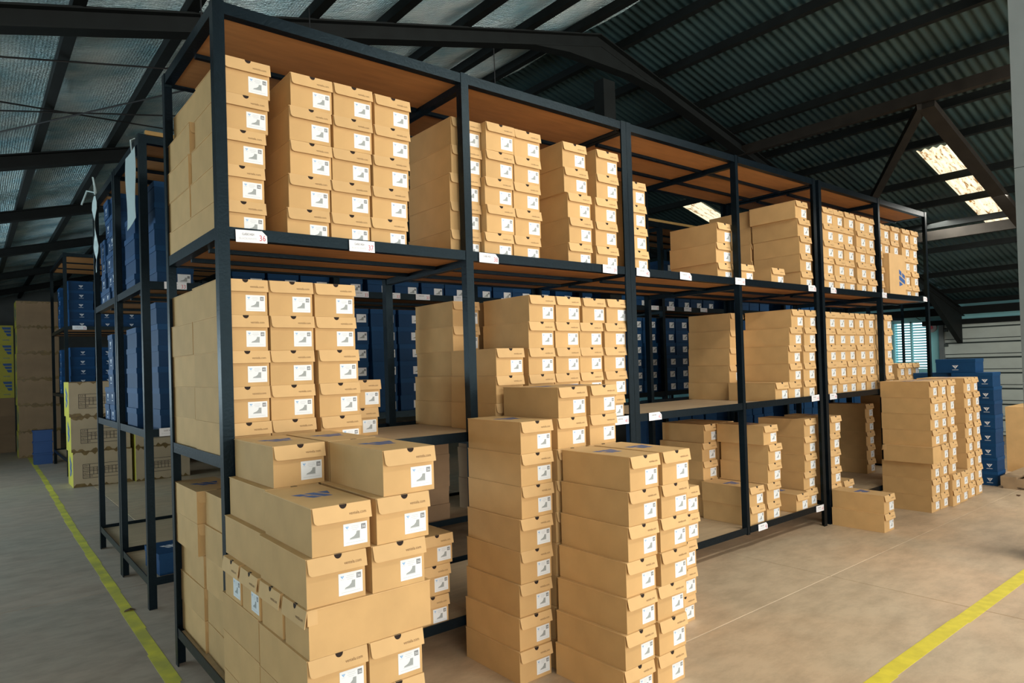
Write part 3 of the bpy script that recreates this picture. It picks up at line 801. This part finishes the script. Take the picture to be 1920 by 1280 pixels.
# boxes turned end-on in the back-to-back rack
g2 = 'blue shoe boxes on the back-to-back rack'
for q, yy in enumerate((3.02, 3.26, 3.50)):
    nm = ('near', 'middle', 'far')[q]
    bstack(f'{nm} end-on column, back rack\'s upper tier', .262, yy, Z2, (6, 6, 4)[q], g2, rz=-math.pi/2, parts=('v_long_front',), jx=.012)
    if q < 2: bstack(f'{nm} end-on column, back rack\'s middle tier', .258, yy+.20, Z1, (5, 2)[q], g2, rz=-math.pi/2, parts=('v_long_front',))
# far rack
g3 = 'bright blue shoe boxes on the distant rack'
for q, x in enumerate((.555, .885, 1.215)):
    nm = ('near', 'middle', 'far')[q]
    bstack(f'{nm} column, distant rack\'s upper tier', x, 9.21, T3[2]-.031, 5 if q != 1 else 4, g3, M=BL3, h=.141, parts=('v_long_front',))
    bstack(f'{nm} column, distant rack\'s middle tier', x, 9.21, T3[1]-.018, 5, g3, M=BL3, h=.141, parts=('v_long_front',))
bstack('end-on back column, distant rack\'s upper tier', .53, 10.2, T3[2]-.031, 5, g3, M=BL3, h=.141, rz=-math.pi/2, parts=('v_long_front',))
bstack('end-on back column, distant rack\'s middle tier', .53, 10.2, T3[1]-.018, 5, g3, M=BL3, h=.141, rz=-math.pi/2, parts=('v_long_front',))
# blue stack on the floor by the door
g4 = 'blue shoe boxes stacked on the floor'
for k in range(8):
    lab = 'topmost blue shoe box of the floor stack by the door' if k == 7 else f'{ORD[k+1]} blue shoe box{" up" if k else ""} of the floor stack by the door'
    o = blue_box((7.60+.15+(.0 if k < 7 else -.03)+random.uniform(-.01, .01), -.435+.19, k*.1496+.0005), -math.pi/2+random.uniform(-.02, .02), lab, g4, BLX, ('v_corner',))
for k in range(9):
    if k < 8:
        o = blue_box((7.60+.17, .155, k*.1496+.0005), -math.pi/2, f'{ORD[k+1]} blue shoe box{" up" if k else ""} of the hidden floor stack', g4, BLX, ())
    else:
        blue_box((7.60+.13, -.09+.0, k*.1496+.0008), -math.pi/2, 'blue shoe box perched on top, in front of the sectional door', g4, BLX, ('v_long_front',))

# ------------------------------------------------------------------ cartons
def carton(loc, w, d, h, label, group, front='kraft_light', side='yellow_carton', table=True, logo_side=True, rz=0, tape=True, logo_front=False):
    o = empty('shipping_carton', loc, rz); tag(o, label, 'carton', group)
    b = MB()
    b.quad([(0, 0, 0), (w, 0, 0), (w, 0, h), (0, 0, h)], 0); b.quad([(w, 0, 0), (w, d, 0), (w, d, h), (w, 0, h)], 0)
    b.quad([(w, d, 0), (0, d, 0), (0, d, h), (w, d, h)], 0); b.quad([(0, d, 0), (0, 0, 0), (0, 0, h), (0, d, h)], 1)
    b.quad([(0, 0, h), (w, 0, h), (w, d, h), (0, d, h)], 0); b.quad([(0, d, 0), (w, d, 0), (w, 0, 0), (0, 0, 0)], 0)
    b.build('carton_body', [front, side], o)
    if tape:
        MB().box(-.002, w+.002, d*.42, d*.58, h, h+.001).build('packing_tape', 'tape_brown', o)
        for z0, sg in ((h, -1), (0, 1)):
            n = 22; up = [(w*k/n, z0) for k in range(n+1)]; lo = [(w*k/n, z0+sg*random.choice((.006, .012, .035, .045))) for k in range(n, -1, -1)]
            MB().prism(up+lo, lambda p: (p[0], -.002, p[1]), lambda p: (p[0], 0, p[1])).build('packing_tape', 'tape_brown', o)
    if table:
        t = MB(); tw, th = w*.62, h*.40; x0, z0 = w*.16, h*.24; lw = .006
        for k in range(5): t.box(x0, x0+tw, -.0015, 0, z0+th*k/4-lw/2, z0+th*k/4+lw/2)
        for fx in (0, .18, 1): t.box(x0+tw*fx-lw/2, x0+tw*fx+lw/2, -.0015, 0, z0, z0+th)
        for k in range(1, 8): t.box(x0+tw*(.18+.82*k/8)-.003, x0+tw*(.18+.82*k/8)+.003, -.0015, 0, z0+th*.25, z0+th*.75)
        for k, s in enumerate(('COLOUR', 'QTY', 'SIZE', 'ART')):
            put_text(t, s, lambda u, v, k=k, s=s: (x0+.01+u*(.10 if len(s) > 4 else .07), -.0017, z0+th*(k+.3)/4+v*.03))
        for k in range(6): put_text(t, str(36+k), lambda u, v, k=k: (x0+tw*(.19+.82*k/8)+u*.035, -.0017, z0+th*.57+v*.026))
        t.build('printed_table', 'ink_table', o)
    if logo_side:
        t = MB()
        for P in LOGO: t.quad([(-.0015, d*.62-q*d*.5, h*.86-a*h*.62) for a, q in P])
        t.build('logo', 'logo_blue', o)
    if logo_front:
        t = MB()
        for P in ([(0, 0), (1, 0), (1, .25), (.14, .25)], [(.2, .34), (1, .34), (1, .58), (.34, .58)], [(.42, .67), (1, .67), (1, .95), (.6, .95)]): t.quad([(w*.60+a*w*.32, -.0015, h*.90-q*h*.52) for a, q in P])
        t.build('logo', 'logo_blue', o)
        t = MB(); put_text(t, 'ventela', lambda u, v: (w*.62+u*w*.24, -.0015, h*.16+v*h*.13)); t.build('lettering', 'logo_blue', o)
    return o
g = 'printed shipping cartons by the distant rack'
for k in range(3):
    lv = ('bottom', 'middle', 'top')[k]
    carton((.27-.016*k, 7.70-.005*k, .0005+k*.4615), .68, .55, .46, f'{lv} yellow-sided carton with printed table, aisle-side pile', g)
    if k < 2: carton((.985, 7.63, .0005+k*.4615), .68, .55, .46, f'{lv} carton with printed table, seen between black rack posts', g, logo_side=False)
g = 'brown shipping cartons in the tall far pile'
for k in range(6):
    lv = ('lowest', 'second', 'third', 'fourth', 'fifth', 'topmost')[k]
    carton((-.07+random.uniform(-.012, .012), 12.5+random.uniform(-.02, .02), .0005+k*.4815), .64, .62, .48, f'{lv} brown carton with yellow end in the tall far pile', g, front='kraft', table=False)
g = 'yellow shipping cartons at the far wall'
for q, x in enumerate((-1.02, -.52)):
    for k in range(7):
        lv = ('lowest', 'second', 'third', 'fourth', 'fifth', 'sixth', 'topmost')[k]
        if q == 0 and k < 3: continue
        carton((x, 14.0, .0005+k*.3615), .46, .5, .36, f'{lv} yellow carton with blue logo{", outer" if q == 0 else ""} column at the far wall', g, front='yellow_carton' if k > 2 else 'kraft', table=False, logo_side=False, tape=False, logo_front=k > 2)
b = MB().box(-1.05, -.56, 14, 14.5, 0, 3*.3615).build('shipping_carton', 'kraft'); tag(b, 'dark brown crate-sized carton under the outer yellow cartons', 'carton')
# blue bins by the distant rack
g = 'small blue bins on the aisle floor'
for k in range(3):
    b = MB(); b.box(-.13, .13, -.10, .10, 0, .165); b.box(-.14, .14, -.11, .11, .165, .19)
    o = b.build('storage_bin', 'blue_bin', None, (.19, 11.2, .0005+k*.1915)); tag(o, f'{("bottom", "middle", "top")[k]} small blue bin in a pile at the aisle line', 'bin', g)
# big plain carton and pallet beyond the blue boxes
o = empty('shipping_carton', (8.75, -1.3, .0005)); tag(o, 'big plain brown carton on the floor before the sectional door', 'carton')
MB().box(0, .7, 0, 1.08, 0, .76).build('carton_body', 'cardboard', o); MB().box(-.003, .703, .50, .58, .76, .762).build('packing_tape', 'kraft_light', o)
o = empty('wooden_pallet', (7.55, -1.42, .0005)); tag(o, 'worn wooden pallet lying past the blue box stack', 'pallet')
for k in range(5): MB().box(0, .95, k*.2, k*.2+.14, .10, .122).build('deck_board', 'pallet_wood', o)
for k in range(3): MB().box(k*.42, k*.42+.09, 0, .94, .022, .0995).build('stringer', 'pallet_wood', o)
for k in range(3): MB().box(0, .95, k*.4, k*.4+.12, 0, .0215).build('bottom_board', 'pallet_wood', o)

# ------------------------------------------------------------------ small things
# white sheet and plastic strip tied to the rear rack
b = MB()
n = 10
for k in range(n+1):
    z = 2.85-.44*k/n
    for q in range(5):
        y = 1.89+.30*q/4
        b.v.append((.046+.004*math.sin(k*.6+q*.8), y, z-.03*(q/4)*(k/n)))
for k in range(n):
    for q in range(4): b.f.append((k*5+q, k*5+q+1, (k+1)*5+q+1, (k+1)*5+q)); b.m.append(0)
o = b.build('hanging_sheet', 'plastic_white'); tag(o, 'white plastic sheet hanging from the rear rack\'s top rail', 'sheet')
mod = o.modifiers.new('thick', 'SOLIDIFY'); mod.thickness = .002
MB().tube([(.055, 2.02, 2.85), (.05, 2.03, 2.93), (.075, 2.03, 2.945)], .005, 5).build('tie_cord', 'plastic_white', o)
b = MB()
for k in range(13):
    z = 2.90-.62*k/12; w = .03+.05*abs(math.sin(k*.9))
    b.v += [(.045+.01*math.sin(k), 3.55-w/2+.03*math.sin(k*.5), z), (.040-.01*math.sin(k), 3.55+w/2+.03*math.sin(k*.5), z)]
for k in range(12): b.f.append((2*k, 2*k+1, 2*k+3, 2*k+2)); b.m.append(0)
o = b.build('plastic_strip', 'plastic_white'); tag(o, 'crumpled clear plastic strip knotted to the back rack corner', 'plastic')
mod = o.modifiers.new('thick', 'SOLIDIFY'); mod.thickness = .003
MB().tube([(.04, 3.50, 2.90), (.02, 3.44, 3.02), (.05, 3.52, 2.92), (.0, 3.62, 2.95), (-.03, 3.70, 2.85)], .007, 5).build('knot', 'plastic_white', o)
# alarm bell on the wall beside the door
o = empty('alarm_bell', (XW-.005, 1.86, 1.87)); tag(o, 'round grey alarm bell with red centre on the wall', 'bell')
def disc(r, x0, x1, n=20):
    b = MB(); b.prism([(r*math.cos(2*math.pi*k/n), r*math.sin(2*math.pi*k/n)) for k in range(n)], lambda p: (x0, p[0], p[1]), lambda p: (x1, p[0], p[1])); return b
disc(.085, -.04, 0).build('bell_gong', 'bell_grey', o); disc(.032, -.055, -.04).build('bell_centre', 'bell_red', o)
MB().tube([(-.01, .05, .06), (.0, .2, .16), (-.0, .33, .26)], .006, 5).build('bell_cable', 'wire', o)
# bits on the floor
for (x, y, lab) in ((-.035, 1.93, 'dry brown leaf scrap lying on the yellow aisle line'), (7.2, -.72, 'curled brown scrap on the tan floor near the blue stack')):
    b = MB(); b.v = [(-.03, -.012, .002), (.0, -.02, .012), (.035, -.004, .003), (.01, .02, .010), (-.02, .012, .004)]; b.f = [(0, 1, 4), (1, 3, 4), (1, 2, 3)]; b.m = [0]*3
    o = b.build('leaf_scrap', 'leaf', None, (x, y, .0)); tag(o, lab, 'leaf')
    mod = o.modifiers.new('thick', 'SOLIDIFY'); mod.thickness = .002
